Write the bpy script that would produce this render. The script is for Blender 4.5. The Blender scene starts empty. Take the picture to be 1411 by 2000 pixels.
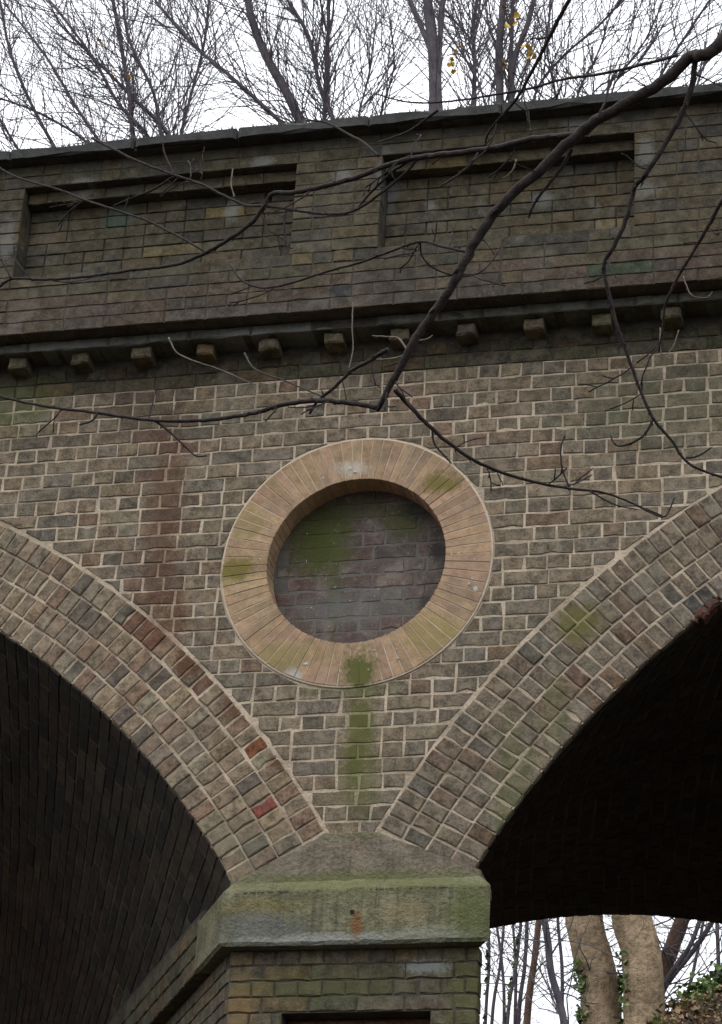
import bpy, math, random
import numpy as np
from mathutils import Matrix, Vector
rng = random.Random(11)
PI = math.pi

# ------------------------------------------------------------------ camera
W0, H0 = 1411., 2000.
FPX, PITCH, YAW, ROLL = 5010., .4839, -.2507, .0579
CAM = np.array([0., -11.5, 0.])
_fw = np.array([math.sin(YAW)*math.cos(PITCH), math.cos(YAW)*math.cos(PITCH), math.sin(PITCH)])
_r0 = np.array([math.cos(YAW), -math.sin(YAW), 0.]); _u0 = np.cross(_r0, _fw)
_rt = math.cos(ROLL)*_r0 + math.sin(ROLL)*_u0
_up = -math.sin(ROLL)*_r0 + math.cos(ROLL)*_u0
def at(x, y, Y):
    """point on the plane of depth Y seen at photo pixel x, y"""
    d = _fw + (x-W0/2)/FPX*_rt - (y-H0/2)/FPX*_up
    return CAM + d*((Y-CAM[1])/d[1])
def px(P):
    d = np.asarray(P, float)-CAM; z = d@_fw
    return W0/2+FPX*(d@_rt)/z, H0/2-FPX*(d@_up)/z
def depth(P): return float((np.asarray(P, float)-CAM)@_fw)
def inview(P, m=20):
    x, y = px(P); return -m < x < W0+m and -m < y < H0+m

sc = bpy.context.scene
COL = sc.collection
cd = bpy.data.cameras.new('camera'); co = bpy.data.objects.new('camera', cd); COL.objects.link(co)
co.matrix_world = Matrix(((_rt[0], _up[0], -_fw[0], CAM[0]), (_rt[1], _up[1], -_fw[1], CAM[1]), (_rt[2], _up[2], -_fw[2], CAM[2]), (0, 0, 0, 1)))
cd.sensor_fit = 'VERTICAL'; cd.sensor_height = 24; cd.lens = FPX/H0*24
cd.clip_start = .1; cd.clip_end = 2000
sc.camera = co

# ------------------------------------------------------------------ sky, sun, exposure
SUN = Vector((-.25, -.5, 1.25)).normalized()
w = bpy.data.worlds.new('World'); sc.world = w; w.use_nodes = True
nt = w.node_tree; bg = nt.nodes['Background']
sky = nt.nodes.new('ShaderNodeTexSky'); sky.sky_type = 'NISHITA'; sky.sun_disc = False
sky.sun_elevation = math.asin(SUN.z); sky.sun_rotation = math.atan2(SUN.x, SUN.y)
sky.air_density = 1.; sky.dust_density = 6.; sky.ozone_density = 1.
hs = nt.nodes.new('ShaderNodeHueSaturation'); hs.inputs['Saturation'].default_value = .4
cl = nt.nodes.new('ShaderNodeMix'); cl.data_type = 'RGBA'; cl.inputs[0].default_value = .85      # even cloud cover over the blue
nt.links.new(sky.outputs[0], hs.inputs['Color']); nt.links.new(hs.outputs[0], cl.inputs[6]); 
tc = nt.nodes.new('ShaderNodeTexCoord'); sp = nt.nodes.new('ShaderNodeSeparateXYZ'); nt.links.new(tc.outputs['Generated'], sp.inputs[0])
mr = nt.nodes.new('ShaderNodeMapRange'); nt.links.new(sp.outputs['Z'], mr.inputs[0]); mr.inputs[1].default_value = 0; mr.inputs[2].default_value = 1; mr.inputs[3].default_value = .42; mr.inputs[4].default_value = 1.2   # an overcast sky is brightest overhead
cv = nt.nodes.new('ShaderNodeVectorMath'); cv.operation = 'SCALE'; cv.inputs[0].default_value = (10.3, 10.6, 11.2); nt.links.new(mr.outputs[0], cv.inputs['Scale'])
nt.links.new(cv.outputs[0], cl.inputs[7])
nt.links.new(cl.outputs[2], bg.inputs[0])
bg.inputs[1].default_value = .15
sl = bpy.data.lights.new('sun', 'SUN'); sl.energy = .7; sl.angle = math.radians(60); sl.color = (1, .97, .93)
so = bpy.data.objects.new('sun', sl); COL.objects.link(so)
so.rotation_euler = SUN.to_track_quat('Z', 'Y').to_euler()
so.location = (-6, -12, 25)
sc.view_settings.view_transform = 'Standard'; sc.view_settings.look = 'None'
sc.view_settings.exposure = .62; sc.view_settings.gamma = 1
sc.render.engine = 'CYCLES'

# ------------------------------------------------------------------ node materials
class NT:
    def __init__(s, name):
        s.m = bpy.data.materials.new(name); s.m.use_nodes = True
        s.t = s.m.node_tree; s.n = s.t.nodes; s.b = s.n['Principled BSDF']
        s.b.inputs['Specular IOR Level'].default_value = .25
    def new(s, kind, **kw):
        n = s.n.new('ShaderNode'+kind)
        for k, v in kw.items(): setattr(n, k, v)
        return n
    def ln(s, a, b): s.t.links.new(a, b)
    def put(s, sock, v):
        if hasattr(v, 'is_output'): s.ln(v, sock)
        else: sock.default_value = v
    def math(s, op, a, b=0., clamp=False):
        n = s.new('Math', operation=op, use_clamp=clamp); s.put(n.inputs[0], a); s.put(n.inputs[1], b); return n.outputs[0]
    def vmath(s, op, a, b):
        n = s.new('VectorMath', operation=op); s.put(n.inputs[0], a); s.put(n.inputs[1], b)
        return n.outputs['Value'] if op == 'LENGTH' else n.outputs[0]
    def noise(s, vec, scale, detail=4, rough=.55, dist=0.):
        n = s.new('TexNoise'); s.ln(vec, n.inputs['Vector']); n.inputs['Scale'].default_value = scale
        n.inputs['Detail'].default_value = detail; n.inputs['Roughness'].default_value = rough; n.inputs['Distortion'].default_value = dist
        return n.outputs['Fac']
    def mix(s, f, a, b, mode='MIX'):
        n = s.new('Mix', data_type='RGBA', blend_type=mode)
        s.put(n.inputs[0], f); s.put(n.inputs[6], a); s.put(n.inputs[7], b); return n.outputs[2]
    def ramp(s, v, lo, hi, a=0., b=1.):
        n = s.new('MapRange', interpolation_type='SMOOTHSTEP'); s.put(n.inputs[0], v)
        for i, q in enumerate((lo, hi, a, b)): n.inputs[1+i].default_value = q
        return n.outputs[0]
    def bump(s, h, strength, dist):
        n = s.new('Bump'); n.inputs['Strength'].default_value = strength; n.inputs['Distance'].default_value = dist
        s.ln(h, n.inputs['Height']); s.ln(n.outputs[0], s.b.inputs['Normal'])
def sm(a, b, v): t = min(1, max(0, (v-a)/(b-a))); return t*t*(3-2*t)
def rgb(r, g, b): return (r, g, b, 1)

def stained(t, pos, col, stains):
    """stains: (x, z, rx, rz, colour, strength) patches on the wall, ragged by noise"""
    if not stains: return col
    wob = t.noise(pos, 9, 5, .7); wob2 = t.noise(pos, 60, 5, .75)
    wv = t.math('ADD', t.math('MULTIPLY', t.math('SUBTRACT', wob, .5), 1.6), t.math('MULTIPLY', t.math('SUBTRACT', wob2, .5), 1.7))
    for x, z, rx, rz, c, f in stains:
        v = t.vmath('MULTIPLY', t.vmath('SUBTRACT', pos, (x, 0, z)), (1/rx, 0, 1/rz))
        d = t.math('ADD', t.vmath('LENGTH', v, (0, 0, 0)), wv)
        col = t.mix(t.ramp(d, 1.15, .35, 0, f), col, rgb(*c))
    return col

def brickmat(name, src, stains=(), lo=.46, hi=1.5, pits=.8, bloom=.3, rough=.9, bump=.9, const=None):
    t = NT(name)
    geo = t.new('NewGeometry'); pos = geo.outputs['Position']
    if src == 'obj': base = t.new('ObjectInfo').outputs['Color']
    elif src == 'attr': base = t.new('Attribute', attribute_name='tone').outputs['Color']
    else: base = const
    n1 = t.noise(pos, 17, 5, .6); n2 = t.noise(pos, 75, 4, .7); n3 = t.noise(pos, 240, 2, .6); n4 = t.noise(pos, 6, 3, .6, .4)
    v = t.math('ADD', t.math('MULTIPLY', n1, .55), t.math('MULTIPLY', n2, .45))
    lum = t.ramp(v, .36, .64, lo, hi)
    cmb = t.new('CombineColor'); [t.ln(lum, cmb.inputs[i]) for i in range(3)]
    col = t.mix(1., base, cmb.outputs[0], 'MULTIPLY')
    col = t.mix(t.ramp(n2, .63, .76, 0, pits), col, rgb(.022, .021, .019))       # pits and soot specks
    col = t.mix(t.ramp(n4, .52, .72, 0, bloom), col, rgb(.22, .2, .165))      # lime bloom
    col = t.mix(t.ramp(t.noise(pos, 3.1, 4, .6), .5, .7, 0, .28), col, rgb(.085, .086, .066))
    col = t.mix(t.ramp(t.noise(pos, 34, 5, .75, .5), .57, .7, 0, bloom*1.1), col, rgb(.26, .22, .17))    # smeared pointing
    col = stained(t, pos, col, stains)
    t.ln(col, t.b.inputs['Base Color']); t.b.inputs['Roughness'].default_value = rough
    t.bump(t.math('ADD', t.math('MULTIPLY', n2, .7), t.math('MULTIPLY', n3, .35)), bump, .008)
    return t.m

def plainmat(name, c1, c2, scale=8, rough=.9, bump=.4, bscale=60, stains=(), speck=0., dist=.01, streak=0.):
    t = NT(name); pos = t.new('NewGeometry').outputs['Position']
    n1 = t.noise(pos, scale, 5, .62, .3); n2 = t.noise(pos, bscale, 4, .65)
    v = t.math('ADD', t.math('MULTIPLY', n1, .65), t.math('MULTIPLY', n2, .35))
    col = t.mix(t.ramp(v, .36, .66), rgb(*c1), rgb(*c2))
    if speck: col = t.mix(t.ramp(n2, .62, .75, 0, speck), col, rgb(.02, .02, .018))
    if streak:
        sv = t.vmath('MULTIPLY', pos, (34, 34, 3.2)); sn = t.noise(sv, 1, 4, .7)
        col = t.mix(t.ramp(sn, .5, .66, 0, streak), col, rgb(.03, .033, .025)); col = t.mix(t.ramp(sn, .46, .34, 0, streak*.6), col, rgb(.23, .225, .18))
        n2 = t.math('ADD', n2, t.math('MULTIPLY', n1, .8))
    col = stained(t, pos, col, stains)
    t.ln(col, t.b.inputs['Base Color']); t.b.inputs['Roughness'].default_value = rough
    t.bump(n2, bump, dist)
    return t.m

MOSS = (.075, .082, .018); ALGA = (.085, .1, .03); RUST = (.075, .03, .014); NEAR_BLACK = (.022, .024, .022); WHITE = (.2, .21, .205)
wall_st = [(-4.03, 6.3, .12, .85, RUST, .6), (-3.93, 5.6, .1, .5, RUST, .55), (-4.2, 6.95, .3, .2, (.05, .03, .02), .5),
           (-2.885, 4.98, .085, .42, MOSS, .85), (-2.88, 4.75, .16, .3, MOSS, .4), (-2.95, 5.25, .3, .07, ALGA, .5),
           (-1.4, 6.75, .55, .3, (.06, .07, .035), .45), (-4.95, 7.05, .3, .2, ALGA, .5), (-3.75, 6.85, .5, .12, (.07, .075, .06), .3)]
ring_st = [(-3.78, 5.45, .16, .16, RUST, .8), (-3.55, 5.17, .12, .12, RUST, .7), (-3.3, 4.85, .06, .06, RUST, .8),
           (-1.78, 5.53, .13, .13, (.10, .095, .02), .8), (-2.1, 4.65, .12, .45, ALGA, .45), (-1.9, 5.05, .1, .25, ALGA, .35), (-3.45, 4.4, .2, .15, (.13, .13, .09), .5)]
rnd_st = [(-3.6, 5.93, .12, .09, (.12, .105, .018), .85), (-2.52, 6.38, .13, .09, (.12, .105, .018), .85), (-2.9, 5.33, .1, .16, MOSS, .95),
          (-3.3, 5.43, .25, .1, (.2, .17, .05), .6), (-2.5, 5.5, .25, .15, (.22, .185, .06), .6), (-3.55, 6.2, .1, .12, (.19, .16, .05), .6),
          (-3.0, 6.5, .12, .05, (.42, .4, .36), .6), (-3.25, 5.31, .06, .06, (.4, .4, .38), .7), (-3.4, 5.35, .22, .06, ALGA, .3)]
pan_st_shade = [(-3.2, 6.17, .22, .26, (.05, .06, .012), .95), (-3.05, 6.33, .4, .1, (.04, .045, .015), .7), (-2.75, 6.24, .13, .13, (.05, .058, .015), .7), (-3.1, 5.9, .05, .35, (.06, .07, .02), .5), (-2.65, 6.3, .15, .08, NEAR_BLACK, .7),  # last entry paints the reveal's shadow at the panel's upper right
          (-2.55, 6.05, .06, .06, NEAR_BLACK, .8), (-2.6, 5.76, .06, .06, NEAR_BLACK, .8), (-3.0, 5.75, .4, .12, (.12, .125, .12), .5)]
par_st = [(-4.44, 8.16, .13, .1, (.035, .085, .066), .42), (-3.56, 8.36, .08, .05, WHITE, .5), (-3.76, 8.14, .05, .08, WHITE, .55), (-4.62, 8.32, .09, .05, WHITE, .4), (-1.8, 8.42, .1, .05, WHITE, .45),
          (-1.42, 8.2, .05, .12, WHITE, .35), (-3.1, 8.22, .06, .06, WHITE, .4), (-2.62, 8.06, .04, .06, WHITE, .4), (-2.0, 8.05, .08, .04, WHITE, .35), (-1.42, 7.95, .1, .05, WHITE, .3),
          (-5.03, 7.98, .06, .16, WHITE, .3), (-2.85, 8.2, .06, .2, (.12, .14, .15), .4), (-3., 8.45, 3., .05, NEAR_BLACK, .4)]  # last entry: long dark band along the top course

M = {}
M['brick'] = brickmat('wall brick', 'obj', wall_st)
M['brick_s'] = brickmat('wall brick far', 'attr', wall_st)
M['ring'] = brickmat('arch brick', 'obj', ring_st, pits=.75, bloom=.35)
M['ring_s'] = brickmat('arch brick far', 'attr', ring_st, pits=.75)
M['round'] = brickmat('rubbed brick', 'obj', rnd_st, lo=.74, hi=1.2, pits=.4, bloom=.22, bump=.45)
M['panel'] = brickmat('roundel panel brick', 'obj', pan_st_shade, lo=.7, hi=1.3, pits=.5, bloom=.55)
M['par'] = brickmat('parapet brick', 'obj', par_st, lo=.55, hi=1.4, pits=.6, bloom=.2)
M['par_s'] = brickmat('parapet brick far', 'attr', par_st, lo=.6, hi=1.35)
M['pier'] = brickmat('pier brick', 'obj', [(-2.9, 3.66, .5, .1, (.05, .055, .05), .3), (-3.4, 3.6, .1, .2, (.19, .12, .05), .5), (-3.0, 3.68, .5, .09, MOSS, .45), (-2.3, 3.62, .12, .25, MOSS, .45), (-2.5, 3.77, .12, .05, (.25, .27, .26), .6)], bloom=.15)
M['pier_s'] = brickmat('pier brick far', 'attr', (), bloom=.1)
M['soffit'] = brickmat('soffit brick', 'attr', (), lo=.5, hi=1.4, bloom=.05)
M['mortar'] = plainmat('lime mortar', (.26, .21, .152), (.51, .42, .315), 4.5, bump=.8, bscale=70, stains=[(a, b, c, d, tuple(q*1.5 for q in e), f*.75) for a, b, c, d, e, f in wall_st], speck=.45)
M['mortar_r'] = plainmat('arch mortar', (.25, .2, .145), (.49, .4, .3), 4.5, bump=.8, bscale=70, stains=[(a, b, c, d, tuple(q*1.5 for q in e), f*.6) for a, b, c, d, e, f in ring_st], speck=.5)
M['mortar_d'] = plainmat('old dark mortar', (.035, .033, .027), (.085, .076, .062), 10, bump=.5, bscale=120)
M['mortar_p'] = plainmat('panel mortar', (.08, .072, .064), (.125, .115, .105), 10, bump=.4, bscale=90, stains=pan_st_shade)
M['mortar_w'] = plainmat('pale joint', (.4, .33, .24), (.5, .42, .33), 20, bump=.2, stains=rnd_st[:3])
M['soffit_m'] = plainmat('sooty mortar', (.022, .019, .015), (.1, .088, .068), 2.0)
M['stone'] = plainmat('impost stone', (.078, .078, .042), (.175, .165, .098), 5.5, bump=.8, bscale=45, speck=.6, dist=.02, streak=.5,
    stains=[(-3.1, 4.18, .5, .04, (.115, .122, .04), .6), (-2.5, 4.17, .4, .05, (.115, .122, .04), .55), (-2.8, 4.13, .5, .05, (.1, .105, .045), .4), (-3.3, 4.06, .25, .06, (.15, .12, .04), .5), (-3.3, 3.95, .3, .1, (.10, .105, .10), .7), (-3.0, 3.89, .5, .035, (.24, .25, .235), .7),
            (-2.83, 3.96, .035, .09, (.15, .07, .025), .85), (-2.6, 4.02, .15, .08, (.21, .16, .08), .5), (-2.28, 4.0, .12, .2, (.085, .1, .03), .7), (-2.5, 3.9, .3, .05, (.2, .21, .17), .5)])
M['skew'] = plainmat('skewback stone', (.11, .09, .065), (.2, .17, .125), 8, bump=.75, bscale=45, speck=.6, dist=.02, streak=.35,
    stains=[(-2.85, 4.22, .8, .05, (.1, .11, .04), .7), (-3.3, 4.3, .15, .05, (.15, .14, .1), .4), (-2.87, 4.44, .25, .03, ALGA, .4)])
M['cornice'] = plainmat('mossy cornice', (.05, .052, .044), (.115, .115, .095), 9, bump=.6, bscale=40, stains=[(-3.2, 7.3, .3, .03, (.18, .19, .18), .5), (-3.6, 7.3, .2, .03, (.2, .21, .2), .5), (-4.6, 7.3, .4, .03, (.14, .15, .14), .4)])
M['coping'] = plainmat('coping', (.025, .026, .025), (.055, .055, .052), 6, bump=.5, bscale=40)
M['red'] = plainmat('red brick', (.06, .03, .022), (.12, .05, .036), 30, speck=.5)
M['recess'] = plainmat('red recess brick', (.10, .038, .02), (.16, .065, .035), 14)
M['hole'] = plainmat('hole', (.008, .008, .007), (.012, .011, .01), 10)
M['lichen'] = plainmat('lichen', (.27, .27, .24), (.42, .42, .38), 30)
M['bark_f'] = plainmat('near bark', (.012, .0095, .009), (.04, .031, .027), 26, bump=.7, bscale=110, rough=.9)
M['bark_tip'] = plainmat('pale twig tip', (.09, .075, .06), (.17, .145, .115), 30, bump=.3)
M['bark_b'] = plainmat('far bark', (.05, .045, .058), (.11, .095, .1), 5, bump=.5, bscale=30)
M['bark_t'] = plainmat('beech bark', (.15, .105, .062), (.37, .275, .175), 2.4, bump=.8, bscale=12, dist=.05, speck=.3, streak=.3)
M['bark_r'] = plainmat('red bark', (.07, .04, .028), (.14, .085, .06), 4, bump=.6, bscale=25)
M['ground'] = plainmat('leafy ground', (.02, .016, .01), (.06, .043, .025), 3, bump=.8, bscale=22, dist=.04)
M['moss'] = plainmat('moss', (.05, .055, .03), (.10, .105, .055), 30)
def leafmat(name, a, b, trans=.25):
    t = NT(name); pos = t.new('NewGeometry').outputs['Position']
    wn = t.new('TexWhiteNoise', noise_dimensions='3D'); t.ln(t.vmath('SNAP', pos, (.09, .09, .09)), wn.inputs[0])
    t.ln(t.mix(wn.outputs[0], rgb(*a), rgb(*b)), t.b.inputs['Base Color']); t.b.inputs['Roughness'].default_value = .55
    return t.m
M['ivy'] = leafmat('ivy leaf', (.04, .07, .018), (.14, .2, .055))
M['litter'] = leafmat('dead leaf', (.09, .055, .028), (.3, .19, .1))
M['yellow'] = leafmat('yellow leaf', (.5, .32, .03), (.62, .42, .08))

# ------------------------------------------------------------------ object helpers
def link(name, me, mat=None, parent=None):
    o = bpy.data.objects.new(name, me); COL.objects.link(o)
    if mat is not None and not me.materials: me.materials.append(mat)
    if parent is not None: attach(o, parent)
    return o
def attach(o, parent):
    o.parent = parent
    if parent.type == 'EMPTY': o.matrix_parent_inverse = Matrix.Translation(-parent.location)
def thing(name, label, cat, loc, group=None):
    o = bpy.data.objects.new(name, None); COL.objects.link(o); o.location = loc; o.empty_display_size = .3
    o['label'] = label; o['category'] = cat
    if group: o['group'] = group
    return o
class MB:
    """collects vertices, faces and a tone per face"""
    def __init__(s): s.v = []; s.f = []; s.c = []
    def add(s, v, f, c=None):
        b = len(s.v); s.v += [tuple(p) for p in v]; s.f += [tuple(b+i for i in q) for q in f]
        s.c += [c]*len(f)
    def box(s, x0, x1, y0, y1, z0, z1, skew=0.):
        k = skew
        v = [(x0+k*y0, y0, z0), (x1+k*y0, y0, z0), (x1+k*y1, y1, z0), (x0+k*y1, y1, z0), (x0+k*y0, y0, z1), (x1+k*y0, y0, z1), (x1+k*y1, y1, z1), (x0+k*y1, y1, z1)]
        s.add(v, [(0, 3, 2, 1), (4, 5, 6, 7), (0, 1, 5, 4), (1, 2, 6, 5), (2, 3, 7, 6), (3, 0, 4, 7)])
    def mesh(s, name, mat, smooth=False):
        me = bpy.data.meshes.new(name); me.from_pydata(s.v, [], s.f); me.materials.append(mat)
        if s.c and s.c[0] is not None:
            a = me.attributes.new('tone', 'FLOAT_COLOR', 'FACE')
            a.data.foreach_set('color', np.array([(*c[:3], 1.) for c in s.c], 'f').ravel())
        if smooth: me.polygons.foreach_set('use_smooth', [True]*len(me.polygons))
        me.update(); return me
    def obj(s, name, mat, parent=None, smooth=False): return link(name, s.mesh(name, mat, smooth), None, parent)

def poly_brick(poly, dep, r, bev=.005, jit=.0035, seg=.055):
    """worn brick: polygon in x-z (counter-clockwise seen from the front, -y), front at y = 0, back at y = dep"""
    pts = []
    n = len(poly)
    for i in range(n):
        a = np.array(poly[i]); b = np.array(poly[(i+1) % n]); L = np.hypot(*(b-a))
        k = max(1, int(round(L/seg)))
        for j in range(k):
            p = a+(b-a)*j/k
            q = jit*(.6 if j == 0 else 1.)
            pts.append(p+np.array([r.uniform(-q, q), r.uniform(-q, q)]))
    pts = np.array(pts); c = pts.mean(0); m = len(pts); V = []
    if jit > .0025 and r.random() < .35:                    # a chipped corner
        k = r.randrange(m); d = c-pts[k]; pts[k] += d/(np.hypot(*d)+1e-6)*r.uniform(.004, .011)
    for p in pts: V.append((p[0], dep, p[1]))
    for p in pts: V.append((p[0], bev*r.uniform(.7, 1.5), p[1]))
    for p in pts:
        d = c-p; d = d/(np.hypot(*d)+1e-6); q = p+d*bev*r.uniform(1., 2.2)
        V.append((q[0], r.uniform(-.0012, .0012), q[1]))
    F = []
    for i in range(m):
        j = (i+1) % m
        F.append((i, j, m+j, m+i)); F.append((m+i, m+j, 2*m+j, 2*m+i))
    F.append(tuple(range(2*m, 3*m)))
    return V, F
def rect(L, H): return [(-L/2, -H/2), (L/2, -H/2), (L/2, H/2), (-L/2, H/2)]
def clip(poly, nx, nz, d):
    """keep the side where nx*x + nz*z >= d"""
    out = []; n = len(poly)
    for i in range(n):
        a = poly[i]; b = poly[(i+1) % n]
        fa = nx*a[0]+nz*a[1]-d; fb = nx*b[0]+nz*b[1]-d
        if fa >= 0: out.append(a)
        if (fa > 0) != (fb > 0) and abs(fa-fb) > 1e-9:
            t = fa/(fa-fb); out.append((a[0]+(b[0]-a[0])*t, a[1]+(b[1]-a[1])*t))
    return out
def area(p): return .5*sum(p[i][0]*p[(i+1) % len(p)][1]-p[(i+1) % len(p)][0]*p[i][1] for i in range(len(p))) if len(p) > 2 else 0.

_var = {}
def variant(key, L, H, dep, mat, n=10, bev=.005, jit=.0035):
    """one of n shared worn brick meshes of a size"""
    k = (key, round(L, 3), round(H, 3)); lst = _var.setdefault(k, [])
    if len(lst) < n:
        r = random.Random(hash(k) % 9999+len(lst)*7 if False else int(L*1e4)+int(H*1e3)*31+len(lst)*77)
        mb = MB(); mb.add(*poly_brick(rect(L, H), dep, r, bev, jit))
        lst.append(mb.mesh(key, mat)); return lst[-1]
    return rng.choice(lst)

class Course:
    """a set of bricks of one name: the largest 300 in view become objects, the rest one stuff mesh"""
    def __init__(s, name, mat, mat_s, parent, dep=.1, bev=.0032, jit=.003, cap=300):
        s.__dict__.update(locals()); s.items = []
    def put(s, X, Y, Z, L, H, tone, rot=0., rotz=0., poly=None):
        s.items.append((X, Y, Z, L, H, tone, rot, rotz, poly))
    def build(s):
        def key(it):
            if not inview(it[:3], 15): return -1
            a = it[3]*it[4] if it[8] is None else abs(area(it[8]))
            return a/depth(it[:3])**2
        order = sorted(s.items, key=key, reverse=True)
        rest = MB(); k = 0
        for it in order:
            X, Y, Z, L, H, tone, rot, rotz, poly = it
            if k < s.cap and key(it) > 0:
                if poly is None:
                    o = link(s.name, variant(s.name, L, H, s.dep, s.mat, 10, s.bev, s.jit), None, s.parent)
                    if rng.random() < .5 and rotz == 0: o.rotation_euler = (0, rot+PI, 0)
                    else: o.rotation_euler = (0, rot, rotz)
                else:
                    mb = MB(); mb.add(*poly_brick(poly, s.dep, rng, s.bev, s.jit))
                    o = link(s.name, mb.mesh(s.name, s.mat), None, s.parent); o.rotation_euler = (0, rot, rotz)
                o.location = (X, Y, Z); o.color = (*tone, 1); k += 1
            else:
                v, f = poly_brick(poly or rect(L, H), s.dep, rng, s.bev, s.jit)
                c, sn = math.cos(rot), math.sin(rot); cz, sz = math.cos(rotz), math.sin(rotz)
                vv = []
                for x, y, z in v:
                    x, z = c*x+sn*z, -sn*x+c*z
                    vv.append((X+cz*x-sz*y, Y+sz*x+cz*y, Z+z))
                rest.add(vv, f, tone)
        if rest.v:
            o = rest.obj(s.name+'work', s.mat_s, s.parent); o['kind'] = 'stuff'

def pick(tab, r=rng):
    x = r.random()*sum(t[0] for t in tab)
    for wgt, c in tab:
        x -= wgt
        if x <= 0: break
    k = r.uniform(.86, 1.14); return tuple(min(.6, q*k*r.uniform(.98, 1.02)) for q in c)
T_WALL = [(6, (0.1527, 0.1226, 0.0842)), (3, (0.1405, 0.118, 0.0859)), (2, (0.1547, 0.1172, 0.0778)), (1.2, (0.1018, 0.084, 0.0608)), (0.7, (0.1445, 0.0996, 0.0665)), (0.8, (0.1782, 0.1439, 0.0972)), (0.6, (0.1222, 0.1042, 0.081))]
T_RING = [(4, (0.1747, 0.1332, 0.0891)), (2, (0.1643, 0.1371, 0.0945)), (2, (0.1612, 0.1081, 0.0731)), (2, (0.1924, 0.1447, 0.0891)), (0.9, (0.0936, 0.0772, 0.0579)), (0.8, (0.1539, 0.1236, 0.0891))]
T_RINGR = [(5, (0.1348, 0.1076, 0.0763)), (2, (0.1289, 0.1076, 0.0778)), (1.5, (0.127, 0.0912, 0.0629)), (1, (0.1465, 0.1186, 0.0787)), (0.4, (0.1055, 0.0684, 0.0432)), (0.4, (0.0879, 0.0776, 0.059))]
T_ROUND = [(4, (0.3177, 0.2164, 0.1271)), (4, (0.3121, 0.2063, 0.1322)), (2, (0.2957, 0.1931, 0.1221)), (1, (0.3286, 0.2287, 0.1271))]
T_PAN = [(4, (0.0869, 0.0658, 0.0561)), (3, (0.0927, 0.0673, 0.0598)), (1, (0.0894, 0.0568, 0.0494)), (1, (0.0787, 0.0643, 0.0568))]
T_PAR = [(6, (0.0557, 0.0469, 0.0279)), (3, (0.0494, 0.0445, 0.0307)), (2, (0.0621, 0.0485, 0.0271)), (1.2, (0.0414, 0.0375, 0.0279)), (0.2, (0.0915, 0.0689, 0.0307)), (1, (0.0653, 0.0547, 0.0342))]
T_PLINTH = [(4, (0.0636, 0.0474, 0.0326)), (2, (0.0553, 0.0457, 0.0343)), (1, (0.0695, 0.0548, 0.0335))]
T_PIER = [(3, (0.0862, 0.0739, 0.0466)), (3, (0.0766, 0.0704, 0.0414)), (2, (0.0704, 0.0581, 0.0405)), (1, (0.1012, 0.0739, 0.0396))]
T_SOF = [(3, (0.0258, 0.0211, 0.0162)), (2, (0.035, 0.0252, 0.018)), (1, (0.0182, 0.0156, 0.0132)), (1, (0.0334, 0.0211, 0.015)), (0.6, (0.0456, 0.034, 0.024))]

# ------------------------------------------------------------------ the viaduct
SKEW = -math.tan(math.radians(30.5)); YB = 7.0           # piers and barrels run back at a skew
LC = (-7.32, 1.90); LR = [4.999, 4.870, 4.735, 4.602, 4.475]
RC = (1.46, 2.16); RR = [4.815, 4.682, 4.548, 4.414, 4.281]
LT, RT = math.radians(31.0), math.radians(151.2)       # springing angles at the middle pier
XW0, XW1 = -12.4, 6.4
ZTOP = 7.348
via = thing('viaduct', 'old brick railway viaduct with round arches, blind roundel and panelled parapet', 'viaduct', (-2.87, 3.5, -1.6))

# --- front and back spandrel sheets with the arches and the roundel left open
RX, RZ, RO, RI = -2.957, 5.957, .716, .475
def low(X, off=0.):
    z = 4.30
    for (cx, cz), R in ((LC, LR[0]), (RC, RR[0])):
        d = R*R-(X-cx)**2
        if d > 0: z = max(z, cz+math.sqrt(d)-.02)
    return z
def sheet(Yp, z1, hole, shift=0., z0=None):
    mb = MB(); xs = np.arange(XW0, XW1, .03)
    for a, b in zip(xs[:-1], xs[1:]):
        m = (a+b)/2; segs = [(max(low(m), z0 or 0), z1)]
        if hole and abs(m-RX) < .6:
            h = math.sqrt(.36-(m-RX)**2); segs = [(segs[0][0], RZ-h), (RZ+h, z1)]
        for p, q in segs:
            if q > p+.001: mb.add([(a+shift, Yp, p), (b+shift, Yp, p), (b+shift, Yp, q), (a+shift, Yp, q)], [(0, 1, 2, 3)])
    return mb
REP = 7.08                                              # joints repointed in pale mortar below this height
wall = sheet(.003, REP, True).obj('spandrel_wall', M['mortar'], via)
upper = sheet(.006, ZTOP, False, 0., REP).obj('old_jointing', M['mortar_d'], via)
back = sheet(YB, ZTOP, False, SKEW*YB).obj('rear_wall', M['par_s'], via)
at_ = back.data.attributes.new('tone', 'FLOAT_COLOR', 'FACE'); at_.data.foreach_set('color', np.tile((.11, .1, .085, 1.), len(back.data.polygons)).astype('f'))

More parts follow.
